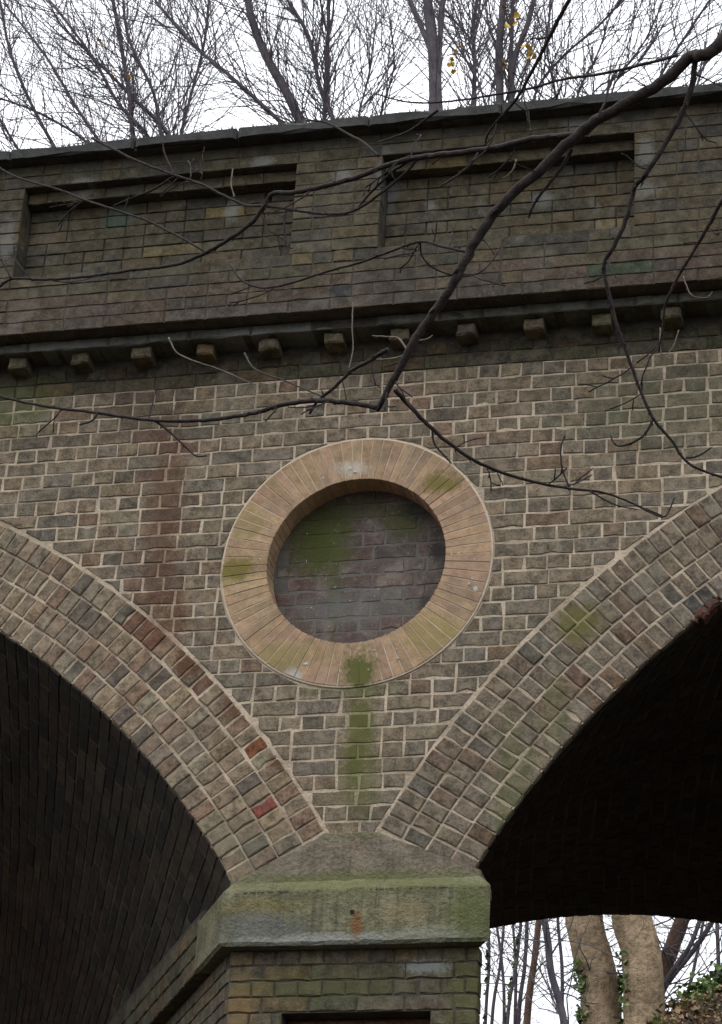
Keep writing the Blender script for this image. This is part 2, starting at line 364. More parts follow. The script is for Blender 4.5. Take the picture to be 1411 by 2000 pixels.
# --- bricks of the spandrel, English bond
CH = .0825; Z00 = 6.585; HP = .1163
hdr = Course('header_brick', M['brick'], M['brick_s'], wall); strb = Course('stretcher_brick', M['brick'], M['brick_s'], wall)
X00 = float(at(25.5, 935, 0)[0])
def wall_tone(X, Z):
    t = pick(T_WALL)
    if Z > 7.07: t = tuple(q*(.5 if Z > 7.16 else .75) for q in pick(T_PIER))  # sooty top courses, toned down further to deepen the shadow band at the corbels
    elif -4.2 < X < -3.84 and 5.2 < Z < 6.9 and rng.random() < .3: t = (.125*rng.uniform(.8, 1.05), .078, .055)
    return t
def arch_clip(poly, X, Z, gap):
    for (cx, cz), R in ((LC, LR[0]), (RC, RR[0])):
        ux, uz = X-cx, Z-cz; L = math.hypot(ux, uz); nx, nz = ux/L, uz/L
        poly = clip(poly, nx, nz, (R+gap)-(nx*ux+nz*uz))
        if len(poly) < 3: return poly
    ux, uz = X-RX, Z-RZ; L = math.hypot(ux, uz)+1e-6; nx, nz = ux/L, uz/L
    poly = clip(poly, nx, nz, (RO+.012)-L)
    return poly
n = -28
for n in range(-27, 9):
    zc = Z00+CH*(n-.5); head = n % 2 == 0; P = HP if head else 2*HP
    if zc > 7.245: continue
    ph = X00 + (0 if head else HP/2) + rng.uniform(-.02, .02)
    bonds = math.floor((XW0-ph)/P)
    x = ph+bonds*P; dz = 0.
    while x < XW1:
        Lx = P
        if not head and rng.random() < .06: Lx = HP             # odd header in a stretcher course
        if head and rng.random() < .10: Lx = HP*rng.choice((2, 1.5, 1.5))
        gapx = rng.uniform(.008, .0145); gapz = rng.uniform(.006, .012)
        if zc > 7.07: gapx *= .5; gapz *= .55
        bl, bh = round((Lx-gapx)/.004)*.004, round((CH-gapz)/.003)*.003
        xc = x+Lx/2
        poly = rect(bl, bh); cl = arch_clip(poly, xc, zc, .014)
        if len(cl) > 2 and area(cl) > .0008:
            full = area(cl) > area(poly)*.999
            zz = zc+rng.uniform(-.0015, .0015)+.0035*math.sin(xc*2.3+zc*1.1)+.002*math.sin(xc*5.7+zc*3)
            (hdr if head or Lx < .2 else strb).put(xc, rng.uniform(-.0035, .0015), zz, bl, bh, wall_tone(xc, zc), 0, 0, None if full else cl)
        x += Lx
for c in (hdr, strb): c.build()

# --- arch rings of four half-brick courses
def ring(name, C, R, T0, T1, tab, sgn):
    mb = MB(); N = 160
    for i in range(N):
        a, b = T0-.012+(T1-T0+.024)*i/N, T0-.012+(T1-T0+.024)*(i+1)/N
        v = []
        for r_, y in ((R[4]+.006, .30), (R[4]+.006, .004), (R[0]+.016, .004), (R[0]+.016, .30)):
            for t in (a, b): v.append((C[0]+r_*math.cos(t)+SKEW*(y-.004), y, C[1]+r_*math.sin(t)))
        mb.add(v, [(0, 1, 3, 2), (2, 3, 5, 4), (4, 5, 7, 6)])
    core = mb.obj('arch_ring', M['mortar_r'], via)
    co_ = Course('arch_brick', M['ring'], M['ring_s'], core, .04, .0045, .003)
    for k in range(4):
        ro, ri = R[k], R[k+1]; rm = (ro+ri)/2; nb = int(round((T1-T0)*rm/.079)); st = (T1-T0)/nb
        off = 0 if k % 2 == 0 else .0
        for i in range(nb):
            t = T0+st*(i+.5+off)
            lowest = min(i, nb-1-i)
            X = C[0]+rm*math.cos(t); Z = C[1]+rm*math.sin(t)
            th = st*rm-rng.uniform(.006, .012); ra = ro-ri-rng.uniform(.008, .014)
            tone = pick(tab)
            x_, y_ = px((X, 0, Z))
            if abs(x_-517) < 16 and abs(y_-1572) < 16: tone = (.16, .045, .033)
            elif abs(x_-505) < 16 and abs(y_-1466) < 16: tone = (.14, .055, .025)
            elif sgn < 0 and k == 0 and 215 < x_ < 430 and rng.random() < .55: tone = (.11, .055, .035)
            yo = rng.uniform(-.009, .002)
            if sgn > 0 and k == 3 and 1345 < x_ < 1440 and y_ < 1240: tone = rng.choice(((.05, .045, .04), (.11, .09, .07), (.15, .125, .1)))
            co_.put(X, yo, Z, round(ra/.004)*.004, round(th/.004)*.004, tone, -t+rng.uniform(-.02, .02))
    co_.build()
    return core
ringL = ring('left', LC, LR, LT, PI-LT, T_RING, -1)
ringR = ring('right', RC, RR, PI-RT, RT, T_RINGR, 1)
mb = MB()                                              # broken red brick ends behind the crumbled edge
for (x_, y_, s_) in ((1353, 1213, .03), (1366, 1196, .045), (1378, 1200, .025), (1390, 1178, .05), (1402, 1166, .035), (1416, 1150, .05)):
    p = at(x_, y_, -.008); v, f = poly_brick(rect(s_*1.7, s_), .08, rng, .012, .012, .02)
    mb.add([(p[0]+a*.8-c*.5, p[1]+b, p[2]+c*.8+a*.5) for a, b, c in v], f)
o = mb.obj('broken_brick', M['red'], ringR)

# --- barrels: sooty helical courses on the skewed soffits
def barrel(C, R, T0, T1):
    def S(t, y, r_): return (C[0]+r_*math.cos(t)+SKEW*y, y, C[1]+r_*math.sin(t))
    mb = MB(); N, K = 72, 10
    for i in range(N):
        for j in range(K):
            a, b = T0+(T1-T0)*i/N, T0+(T1-T0)*(i+1)/N; y0, y1 = .02+(YB-.02)*j/K, .02+(YB-.02)*(j+1)/K
            mb.add([S(a, y0, R+.003), S(b, y0, R+.003), S(b, y1, R+.003), S(a, y1, R+.003)], [(0, 1, 2, 3)])
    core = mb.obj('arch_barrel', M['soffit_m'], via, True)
    mb = MB(); tk = -SKEW/R*.75; st = CH/R
    def th(t0, y): return 2*math.atan(math.tan(t0/2)*math.exp(-tk*y))
    t0 = T0; i = 0
    while t0 < 3.05:
        y = -.116*(i % 2)-rng.uniform(0, .05); jt = rng.uniform(-.1, .1)*st
        while y < YB:
            y0, y1 = max(y+rng.uniform(.002, .008), .003), min(y+rng.uniform(.222, .23), YB); g = rng.uniform(.0, .07)*st
            if y1 > y0+.03:
                q = [th(t0+(a_+rng.uniform(-.07, .07))*st, y_) for a_, y_ in ((.07, y0), (.93, y0), (.93, y1), (.07, y1))]
                if min(q) > T0 and max(q) < T1:
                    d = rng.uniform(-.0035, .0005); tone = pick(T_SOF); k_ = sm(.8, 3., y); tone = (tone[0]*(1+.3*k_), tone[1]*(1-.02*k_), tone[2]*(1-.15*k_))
                    v = [S(q[0], y0, R+.02), S(q[1], y0, R+.02), S(q[2], y1, R+.02), S(q[3], y1, R+.02)]
                    e = .003
                    v += [S(q[0]+e/R, y0+e, R+d), S(q[1]-e/R, y0+e, R+d), S(q[2]-e/R, y1-e, R+d), S(q[3]+e/R, y1-e, R+d)]
                    mb.add(v, [(4, 5, 6, 7), (0, 1, 5, 4), (1, 2, 6, 5), (2, 3, 7, 6), (3, 0, 4, 7)], tone)
            y += .232
        t0 += st; i += 1
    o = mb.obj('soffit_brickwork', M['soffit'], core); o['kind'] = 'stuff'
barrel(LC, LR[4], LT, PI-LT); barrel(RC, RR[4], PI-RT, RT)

# --- roundel: rubbed brick ring round a sunk brick panel
mb = MB(); N = 96
for i in range(N):
    a, b = 2*PI*i/N, 2*PI*(i+1)/N; v = []
    for r_, y in ((RI+.003, .16), (RI+.003, -.0065), (RO-.002, -.0065), (RO+.006, -.005), (RO+.008, .01)):
        for t in (a, b): v.append((RX+r_*math.cos(t), y, RZ+r_*math.sin(t)))
    mb.add(v, [(0, 1, 3, 2), (2, 3, 5, 4), (4, 5, 7, 6), (6, 7, 9, 8)])
rndl = mb.obj('roundel', M['mortar_w'], via)
NB = 76; da = 2*PI/NB
vm = []
for j in range(6):
    r = random.Random(50+j); m2 = MB(); g = .0026
    tw0, tw1 = RI*math.tan(da/2)-g, RO*math.tan(da/2)-g*1.1
    m2.add(*poly_brick([(RI, -tw0), (RO-.004, -tw1), (RO-.004, tw1), (RI, tw0)], .15, r, .0013, .0009, .13)); vm.append(m2.mesh('roundel_brick', M['round']))
for i in range(NB):
    t = da*(i+.5)
    o = link('roundel_brick', vm[i % 6], None, rndl); o.location = (RX, -.0098+rng.uniform(-.0012, .0012), RZ); o.rotation_euler = (0, -t, 0); o.color = (*pick(T_ROUND), 1)
mb = MB(); mb.add([(RX+.52*math.cos(2*PI*i/48), .1335, RZ+.52*math.sin(2*PI*i/48)) for i in range(48)], [tuple(range(48))])
pnl = mb.obj('roundel_panel', M['mortar_p'], via)
pc = Course('panel_brick', M['panel'], M['brick_s'], pnl, .05, .004, .004)
for n in range(-7, 8):
    zc = RZ+CH*(n+.3); head = n % 2 == 0; P = HP if head else 2*HP; x = RX-6*HP*2+(0 if head else HP/2)
    while x < RX+.6:
        bl, bh = round((P-rng.uniform(.006, .012))/.004)*.004, .0735; xc = x+P/2
        far = max(math.hypot(xc+sx*bl/2-RX, zc+sz*bh/2-RZ) for sx in (-1, 1) for sz in (-1, 1)); near = math.hypot(xc-RX, zc-RZ)
        if near < .52:
            poly = rect(bl, bh); nx, nz = (xc-RX)/(near+1e-6), (zc-RZ)/(near+1e-6)
            cl = clip(poly, -nx, -nz, near-.5)
            if area(cl) > .001: pc.put(xc, .131+rng.uniform(-.0015, .0015), zc, bl, bh, pick(T_PAN), 0, 0, None if far < .5 else cl)
        x += P
pc.build()
mb = MB()                                              # lichen and droppings
spots = [(685, 915, 9), (694, 922, 6), (631, 934, 4), (508, 1092, 4), (882, 1083, 4), (896, 1081, 4), (927, 1092, 4), (917, 1140, 5), (929, 1150, 9), (923, 1130, 4), (598, 1297, 8), (664, 1311, 5), (777, 1286, 4), (731, 1270, 4), (775, 1268, 3), (468, 1209, 4), (720, 1308, 3)]
for x_, y_, s_ in spots+[(rng.uniform(570, 860), rng.uniform(1030, 1240), rng.uniform(1.2, 3.2)) for _ in range(22)]:
    inn = math.hypot(at(x_, y_, 0)[0]-RX, at(x_, y_, 0)[2]-RZ) < RI
    p = at(x_, y_, .129 if inn else -.0105); s_ = s_/380*.7; m = 8; e = rng.uniform(.5, 1.3)
    if inn and math.hypot(p[0]-RX, p[2]-RZ) > RI-.03: continue
    v = [(p[0]+s_*e*math.cos(2*PI*i/m)*rng.uniform(.6, 1.1), p[1], p[2]+s_/e*math.sin(2*PI*i/m)*rng.uniform(.6, 1.1)) for i in range(m)]
    v.append((p[0], p[1]-.003, p[2])); mb.add(v, [(i, (i+1) % m, m) for i in range(m)])
o = mb.obj('lichen_spots', M['lichen'], rndl); o['kind'] = 'stuff'

# --- skewback stone and impost
def blockstone(pts, y0, y1, bev, name, mat, parent, seg=.06, jit=.004):
    v, f = poly_brick(pts, y1-y0, rng, bev, jit, seg); mb = MB(); mb.add([(a, b+y0, c) for a, b, c in v], f)
    return mb.obj(name, mat, parent)

PX0, PX1 = -3.468, -2.245
SKA = math.radians(30.5)
def pier_core(shift, name):
    mb = MB(); a, b = PX0+.008+shift, PX1-.008+shift; r0, r1 = -3.195+shift, -2.469+shift
    def sb(x0, x1, y0, y1, z0, z1, k0, k1):            # front strips: own skew on each side
        v = [(x0+k0*y0, y0, z0), (x1+k1*y0, y0, z0), (x1+k1*y1, y1, z0), (x0+k0*y1, y1, z0), (x0+k0*y0, y0, z1), (x1+k1*y0, y0, z1), (x1+k1*y1, y1, z1), (x0+k0*y1, y1, z1)]
        mb.add(v, [(0, 3, 2, 1), (4, 5, 6, 7), (0, 1, 5, 4), (1, 2, 6, 5), (2, 3, 7, 6), (3, 0, 4, 7)])
    mb.box(a, b, .13, YB, -1.8, 4.19, SKEW)
    sb(a, r0, .006, .13, -1.8, 3.556, SKEW, 0); sb(r1, b, .006, .13, -1.8, 3.556, 0, SKEW); mb.box(a, b, .006, .13, 3.556, 4.19, SKEW)
    return mb.obj(name, M['mortar_d'], via)
pier = pier_core(0, 'pier')
for sh in (-8.9, 8.66): pier_core(sh, 'pier')
pb = Course('pier_brick', M['pier'], M['pier_s'], pier, .09, .005, .004)
CP = .0775; uz = math.sin(SKA), -math.cos(SKA); PHI = -PI/2+SKA
for r_ in range(70):
    zc = 3.867-CP*(r_+.5); head = r_ % 2 == 0; P = HP if head else 2*HP
    for (a, b) in (((PX0, PX1),) if zc > 3.556 else ((PX0, -3.195), (-2.469, PX1))):
        x = a+(0 if head else -HP*(.5 if a == PX0 else 1.2))
        while x < b-.01:
            x0, x1 = max(x, a), min(x+P, b)
            if b-x1 < .03: x1 = b
            if x1-x0 > .025:
                bl = round((x1-x0-rng.uniform(.004, .009))/.004)*.004
                pb.put((x0+x1)/2, rng.uniform(-.004, .001), zc, bl, CP-.007, pick(T_PIER), 0, 0, rect(bl, CP-.007) if abs(bl-round(bl, 2)) > 1 else None)
            x = x1 if x1 == b else x+P
    d = .004+(.06 if head else 0)                       # left return of the pier
    while d < 7.9:
        P2 = .232; dc = d+P2/2
        X, Y = PX0+SKEW*(dc*math.cos(SKA)), dc*math.cos(SKA)
        pb.put(X-.002, Y, zc, .224, CP-.007, pick(T_PIER), 0, PHI); d += P2
# the red brick back of the sunk pier panel
mb = MB(); mb.box(-3.19, -2.474, .118, .1285, 1.0, 3.553); rec = mb.obj('sunk_panel', M['mortar_d'], pier)
rc = Course('recess_brick', M['pier'], M['pier_s'], rec, .03)
for k in range(33):
    for j in range(4):
        rc.put(-3.10+j*.19-(k % 2)*.05, .112, 3.515-k*.0775, .18, .07, (.13*rng.uniform(.8, 1.1), .05, .028))
rc.build()
# impost
FL, FR = -3.505, -2.184
def impost_stone(y1):
    rings = []
    for z, yo, l, r in ((3.867, -.07, FL+.012, FR-.01), (3.882, -.08, FL, FR), (4.13, -.08, FL, FR), (4.145, -.076, FL+.004, FR-.004), (4.212, -.002, FL-.047+.075, FR-.047-.02)):
        n = 22; rr = []
        for i in range(n+1): rr.append((l+(r-l)*i/n, yo, z))
        rr.append((r+SKEW*(y1-yo), y1, z)); rr.append((l+SKEW*(y1-yo), y1, z)); rings.append(rr)
    m = len(rings[0]); mb = MB()
    V = [(x+rng.uniform(-.0025, .0025), y+rng.uniform(-.003, .003), z+rng.uniform(-.004, .004)) for rr in rings for x, y, z in rr]
    F = [(k*m+i, k*m+(i+1) % m, (k+1)*m+(i+1) % m, (k+1)*m+i) for k in range(4) for i in range(m)]
    F += [tuple(reversed(range(m))), tuple(range(4*m, 5*m))]
    mb.add(V, F); return mb
imp = impost_stone(.34).obj('impost', M['stone'], via)
mb = MB(); xo = FL+SKEW*.08; xr = FR+SKEW*.08
mb.box(xo+.02, xr-.02, .345, YB-.05, 3.872, 4.2, SKEW); strg = mb.obj('impost_string_course', M['mortar_d'], via)
ic = Course('string_brick', M['pier'], M['pier_s'], strg, .1, .005, .004)
for k in range(3):
    d = .345/math.cos(SKA)+(.0 if k % 2 else -.0)
    first = .116 if k == 1 else .232
    while d < 7.5:
        P2 = first; first = .232; dc = d+P2/2
        ic.put(xo+.004+SKEW*dc*math.cos(SKA), dc*math.cos(SKA), 3.867+.1*(k+.5), P2-.008, .092, tuple(q*.9 for q in pick(T_PIER)), 0, PHI); d += P2
ic.build(); pb.build()
p = at(688, 1781, -.0805); mb = MB(); m = 12
for i in range(m):
    a, b = 2*PI*i/m, 2*PI*(i+1)/m
    mb.add([(p[0]+.011*math.cos(t), y, p[2]+.011*math.sin(t)) for y in (-.0845, -.08) for t in (a, b)]+[(p[0], -.0835, p[2])], [(0, 1, 3, 2), (0, 1, 4)])
mb.obj('weep_hole', M['hole'], imp)
skst = blockstone([(-3.50, 4.195), (-2.25, 4.195), (-2.252, 4.25), (-2.772, 4.462), (-2.90, 4.468), (-3.037, 4.462), (-3.495, 4.22)], -.003, .3, .008, 'skewback', M['skew'], via)

mb = MB()                                              # moss cushions on the weathered top of the impost
for i in range(900):
    f_ = rng.random()**1.6; X = rng.uniform(-3.5, -2.22); y = -.078+.074*f_; z = 4.14+.066*f_
    if math.sin(X*9)+math.sin(X*23+1)+rng.gauss(0, .7) < .1: continue
    s_ = rng.uniform(.003, .009); V = [(X+s_*math.cos(2*PI*k/5), y+s_*.7*math.sin(2*PI*k/5)-.002, z-.004+s_*.5*math.sin(2*PI*k/5)) for k in range(5)]+[(X, y-s_*.35, z+s_*.8)]
    mb.add(V, [(k, (k+1) % 5, 5) for k in range(5)])
o = mb.obj('moss', M['moss'], imp, True); o['kind'] = 'stuff'

# --- corbel table and cornice under the parapet
dents = [33, 155, 277, 398, 522, 650, 908, 1042, 1175, 1310]; idx = [0, 1, 2, 3, 4, 5, 7, 8, 9, 10]
dx = [float(at(q, 714-.075*q, -.11)[0]) for q in dents]; ka, kb = np.polyfit(idx, dx, 1)
mb = MB(); mb.box(XW0, XW1, -.147, .2, 7.288, 7.345); corn = mb.obj('cornice', M['mortar_d'], via)
cvs = []
for j in range(6):
    r = random.Random(90+j); m2 = MB(); m2.add(*poly_brick(rect(.106, .07), .16, r, .008, .006, .04)); cvs.append(m2.mesh('corbel', M['ring']))
for i in range(-20, 30):
    X = ka*i+kb
    if not XW0+.2 < X < XW1-.2: continue
    o = link('corbel', cvs[i % 6], None, corn); o.location = (X+rng.uniform(-.006, .006), -.11+rng.uniform(-.012, .008), 7.252+rng.uniform(-.003, .003)); o.rotation_euler = (rng.uniform(-.02, .02), rng.uniform(-.02, .02), rng.uniform(-.03, .03)); o.scale = (rng.uniform(.9, 1.06), 1, rng.uniform(.9, 1.03)); o.color = (*tuple(q*1.15 for q in pick(T_PIER)), 1)
cc = Course('cornice_brick', M['cornice'], M['cornice'], corn, .2, .008, .004)
x = XW0
while x < XW1:
    L = rng.choice((.232, .232, .348, .464)); cc.put(x+L/2, -.15+rng.uniform(-.004, .004), 7.3165, L-.005, .058, (.1, .1, .1), 0, 0, rect(L-.005, .058)); x += L
cc.build()

# --- parapet with sunk panels
YP = -.25; CR = .0755; Z0 = 7.3475
mb = MB(); zt = Z0+CR*15
mb.box(XW0, XW1, -.105, .25, ZTOP-.002, zt); par = mb.obj('parapet', M['mortar_d'], via)
panels = [(-12.0, -10.4), (-9.9, -8.3), (-7.1, -5.455), (-4.961, -3.368), (-2.873, -1.486), (-.99, .5), (1.0, 2.5), (3.0, 4.5)]
mb = MB(); ZP0, ZP1 = Z0+CR*5, Z0+CR*13
mb.box(XW0, XW1, YP+.005, -.105, Z0+.002, ZP0-.002); mb.box(XW0, XW1, YP+.005, -.105, ZP1+.002, zt)
edges = [XW0]+[q for p_ in panels for q in p_]+[XW1]
for a, b in zip(edges[0::2], edges[1::2]): mb.box(a+.004, b-.004, YP+.005, -.105, ZP0, ZP1)
for a, b in panels: mb.box(a, b, -.183, -.105, ZP1-CR+.004, ZP1)
mb.obj('parapet_jointing', M['mortar_d'], par)
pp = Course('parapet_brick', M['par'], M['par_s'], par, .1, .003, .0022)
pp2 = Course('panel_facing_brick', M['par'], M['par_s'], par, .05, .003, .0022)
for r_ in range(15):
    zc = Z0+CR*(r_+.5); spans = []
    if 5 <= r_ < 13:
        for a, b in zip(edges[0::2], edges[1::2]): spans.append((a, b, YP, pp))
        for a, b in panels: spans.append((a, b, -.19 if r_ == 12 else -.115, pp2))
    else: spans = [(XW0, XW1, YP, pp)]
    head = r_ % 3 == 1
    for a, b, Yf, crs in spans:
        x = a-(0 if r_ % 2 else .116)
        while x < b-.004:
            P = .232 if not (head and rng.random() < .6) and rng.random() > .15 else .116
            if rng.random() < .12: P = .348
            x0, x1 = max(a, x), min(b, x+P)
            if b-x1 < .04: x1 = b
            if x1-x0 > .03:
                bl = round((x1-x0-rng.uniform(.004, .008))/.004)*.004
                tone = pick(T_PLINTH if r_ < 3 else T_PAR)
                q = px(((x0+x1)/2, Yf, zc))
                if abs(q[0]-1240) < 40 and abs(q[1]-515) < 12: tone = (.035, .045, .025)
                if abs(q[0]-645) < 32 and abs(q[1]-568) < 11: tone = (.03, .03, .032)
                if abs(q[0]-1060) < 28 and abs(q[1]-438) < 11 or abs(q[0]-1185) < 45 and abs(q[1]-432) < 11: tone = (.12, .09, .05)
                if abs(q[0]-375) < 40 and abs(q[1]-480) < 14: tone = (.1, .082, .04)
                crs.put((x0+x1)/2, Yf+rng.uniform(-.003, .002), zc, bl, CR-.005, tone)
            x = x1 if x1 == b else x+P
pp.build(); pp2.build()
cpm = MB(); cpm.box(XW0, XW1, -.30, .30, zt+.001, zt+.02); cop = cpm.obj('coping', M['mortar_d'], via)
x = XW0; k = 0
while x < XW1:                                         # coping stones
    L = rng.choice((.6, .75, .9)); v, f = poly_brick(rect(L-.006, .062), .66, rng, .012, .005, .12)
    m2 = MB(); m2.add(v, f); o = link('coping_stone', m2.mesh('coping_stone', M['coping']), None, cop); o.location = (x+L/2, -.335+rng.uniform(-.004, .004), zt+.034); x += L
# rear parapet and deck
mb = MB(); mb.box(XW0+SKEW*YB, XW1+SKEW*YB, YB-.35, YB+.12, ZTOP+.002, zt+.06); mb.obj('rear_parapet', M['coping'], via)
mb = MB(); v = [(XW0, .2, 7.34), (XW1, .2, 7.34), (XW1+SKEW*YB, YB, 7.34), (XW0+SKEW*YB, YB, 7.34)]; mb.add(v, [(0, 1, 2, 3)]); mb.obj('deck', M['ground'], via)
mb = MB()                                              # moss tufts along the coping
for i in range(1500):
    X = rng.uniform(-5.6, -.4); z = zt+.062; h = rng.uniform(.008, .035)*(1.6 if rng.random() < .12 else 1); y = -.33+abs(rng.gauss(0, .06)); a = rng.uniform(0, PI); s_ = rng.uniform(.004, .011)
    mb.add([(X-s_*math.cos(a), y-s_*math.sin(a), z), (X+s_*math.cos(a), y+s_*math.sin(a), z), (X+rng.uniform(-.01, .01), y+rng.uniform(-.01, .01), z+h)], [(0, 1, 2)])
o = mb.obj('moss_tufts', M['moss'], cop); o['kind'] = 'stuff'

# ------------------------------------------------------------------ ground
def gz(X, Y):
    h = min(15, max(3, 10.45+.75*(X+3.5)))
    z = -1.6+sm(8, 18.2, Y)*h+sm(19, 60, Y)*4
    z += .12*math.sin(X*.7+1)*math.cos(Y*.6)*sm(6, 10, Y)+.05*math.sin(X*2.3+Y*1.7)*sm(6, 10, Y)
    return z
xs = [-900, -400, -150, -60, -30]+list(np.arange(-20, 14.1, .5))+[25, 60, 150, 400, 900]; ys = [-900, -400, -100, -40, -20, -10, 0]+list(np.arange(6, 24, .4))+[26, 30, 40, 60, 150, 400, 900]
mb = MB(); V = [(x, y, gz(x, y)) for y in ys for x in xs]; nx = len(xs)
mb.add(V, [(j*nx+i, j*nx+i+1, (j+1)*nx+i+1, (j+1)*nx+i) for j in range(len(ys)-1) for i in range(nx-1)])
g = mb.obj('ground', M['ground'], None, True); g['kind'] = 'structure'

# ------------------------------------------------------------------ tubes and twigs
def unit(v): return v/(np.linalg.norm(v)+1e-9)
def smooth_path(P, R, sub=4):
    P = np.array(P, float); R = np.array(R, float); n = len(P)
    if n < 3: return P, R
    out = []; ro = []
    for i in range(n-1):
        p0, p1, p2, p3 = P[max(i-1, 0)], P[i], P[i+1], P[min(i+2, n-1)]
        for k in range(sub):
            t = k/sub
            out.append(.5*((2*p1)+(-p0+p2)*t+(2*p0-5*p1+4*p2-p3)*t*t+(-p0+3*p1-3*p2+p3)*t**3)); ro.append(R[i]+(R[i+1]-R[i])*t)
    out.append(P[-1]); ro.append(R[-1]); return np.array(out), np.array(ro)
def tube(mb, P, R, n=6, lump=0.):
    P = np.asarray(P); m = len(P); V = []; F = []
    ref = np.array([.3, .5, .8])
    for i in range(m):
        d = unit(P[min(i+1, m-1)]-P[max(i-1, 0)]); a = unit(np.cross(d, ref)); b = np.cross(d, a)
        for k in range(n):
            t = 2*PI*k/n; r = R[i]*(1+lump*rng.uniform(-1, 1)); V.append(P[i]+a*r*math.cos(t)+b*r*math.sin(t))
    for i in range(m-1):
        for k in range(n): F.append((i*n+k, i*n+(k+1) % n, (i+1)*n+(k+1) % n, (i+1)*n+k))
    F.append(tuple(range((m-1)*n, m*n))); F.append(tuple(reversed(range(n))))
    mb.add(V, F)
def grow(mb, p, d, L, r, lev, maxlev, r_=rng, up=.05, seg=.3, nchild=3.2, sides=3):
    """a wandering tapering shoot with side shoots; budget by level"""
    n = max(3, int(L/seg)); P = [p]; R = [r]; q = np.array(p, float); d = unit(d)
    kids = []
    for i in range(n):
        d = unit(d+np.array([r_.gauss(0, .15), r_.gauss(0, .15), r_.gauss(0, .12)+up])); q = q+d*L/n
        P.append(q.copy()); R.append(max(r*(1-.7*(i+1)/n), .0028))
        if lev < maxlev and r_.random() < nchild/n: kids.append((q.copy(), d.copy(), R[-1], 1-(i+1)/n))
    tube(mb, P, R, sides if lev else sides+1)
    for q, d0, rr, rem in kids:
        ax = unit(np.array([r_.gauss(0, 1), r_.gauss(0, 1), r_.gauss(0, 1)])); s_ = unit(np.cross(d0, ax)); a = r_.uniform(.35, .85)
        grow(mb, q, d0*math.cos(a)+s_*math.sin(a), L*r_.uniform(.3, .6)*(.5+.6*rem), rr*r_.uniform(.45, .75), lev+1, maxlev, r_, up, seg, nchild, sides)
def leaf(mb, p, s_, r_=rng, droop=False):
    a = unit(np.array([r_.gauss(0, 1), r_.gauss(0, 1), r_.gauss(0, .6)])); b = unit(np.cross(a, np.array([r_.gauss(0, 1), r_.gauss(0, 1), r_.gauss(0, 1)])))
    nrm = np.cross(a, b)
    V = [p-a*s_*.5, p-a*s_*.15+b*s_*.45+nrm*s_*.1, p+a*s_*.55, p-a*s_*.15-b*s_*.45+nrm*s_*.1]
    mb.add(V, [(0, 1, 2), (0, 2, 3)])

# ------------------------------------------------------------------ trees behind the viaduct
def back_tree(name, label, limbs, Y, base, twigs, mat='bark_b', group='bare trees behind the viaduct', r_seed=1, leaves=(), tw=(1.4, 3.6), up=.06, cat='tree', lev=2, ext=True, twr=.008):
    r_ = random.Random(r_seed); bz = gz(base[0], base[1])
    root = thing(name, label, cat, (base[0], base[1], bz), group)
    mb = MB(); tw_mb = MB(); allp = []
    for li, (pts, w0, w1) in enumerate(limbs):
        P = []; R = []
        for i, q in enumerate(pts):
            yy = Y+(q[2] if len(q) > 2 else 0); p = at(q[0], q[1], yy); P.append(p)
            R.append((w0+(w1-w0)*i/(len(pts)-1))/2*depth(p)/FPX)
        if li == 0 and ext:                               # carry the stem down to its foot
            foot = np.array([base[0], base[1], bz-.2]); P0 = P[0]
            mid = [foot+(P0-foot)*t+np.array([.25*math.sin(t*5+r_seed), .1*math.cos(t*4), 0])*(1-t)*t*3 for t in (0, .3, .6, .85)]
            P = mid+P; R = [R[0]*1.7, R[0]*1.35, R[0]*1.15, R[0]*1.05]+R
        elif ext:                                         # hidden part of a limb runs back to the stem
            J = base_stem[int(len(base_stem)*.55)] if base_stem is not None else P[0]
            P = [J, (J+P[0])/2+np.array([0, 0, -.2])]+P; R = [R[0]*1.2, R[0]*1.1]+R
        P, R = smooth_path(P, R); tube(mb, P, R, 8 if w0 > 14 else 6, .05)
        if li == 0: base_stem = P
        allp.append((P, R))
        # continue above the frame
        d = unit(P[-1]-P[-3]); grow(tw_mb, P[-1], d, 3., R[-1], 1, lev, r_, up)
    for P, R in allp:
        n0 = int(len(P)*.35) if ext else 0
        for i in range(n0, len(P)-1):
            for _ in range(twigs):
                if r_.random() < .4: continue
                d = unit(P[i+1]-P[i]); ax = unit(np.array([r_.gauss(0, 1), r_.gauss(0, 1), r_.gauss(0, 1)])); s_ = unit(np.cross(d, ax)); a = r_.uniform(.3, .8)
                t = r_.random(); grow(tw_mb, P[i]*(1-t)+P[i+1]*t, d*math.cos(a)+s_*math.sin(a), r_.uniform(*tw), min(R[i]*.6, r_.uniform(.7, 1.6)*twr), 1, lev, r_, up)
    mb.obj('trunk', M[mat], root, True); o = tw_mb.obj('crown', M['bark_b'], root); o['kind'] = 'stuff'
    if leaves:
        lm = MB()
        for x, y in leaves:
            p = at(x, y, Y-.3)
            for _ in range(3): leaf(lm, p+np.array([r_.gauss(0, .04), r_.gauss(0, .04), r_.gauss(0, .05)]), r_.uniform(.07, .11), r_)
        lm.obj('leaves', M['yellow'], root)['kind'] = 'stuff'
    return root
back_tree('bare_tree', 'bare tree with one thick pale stem leaning left over the coping', [
    ([(640, 330), (600, 262), (560, 180), (520, 110), (490, 30), (478, -50)], 22, 13), ([(668, 290), (652, 235), (625, 170), (603, 70), (555, -10)], 11, 6), ([(632, 290), (634, 235), (637, 150), (641, 80), (643, -40)], 9, 7), ([(595, 300), (555, 245), (440, 140), (380, 90), (310, 10)], 10, 6)],
    16, (-7.5, 16), 6, r_seed=3, up=.05)
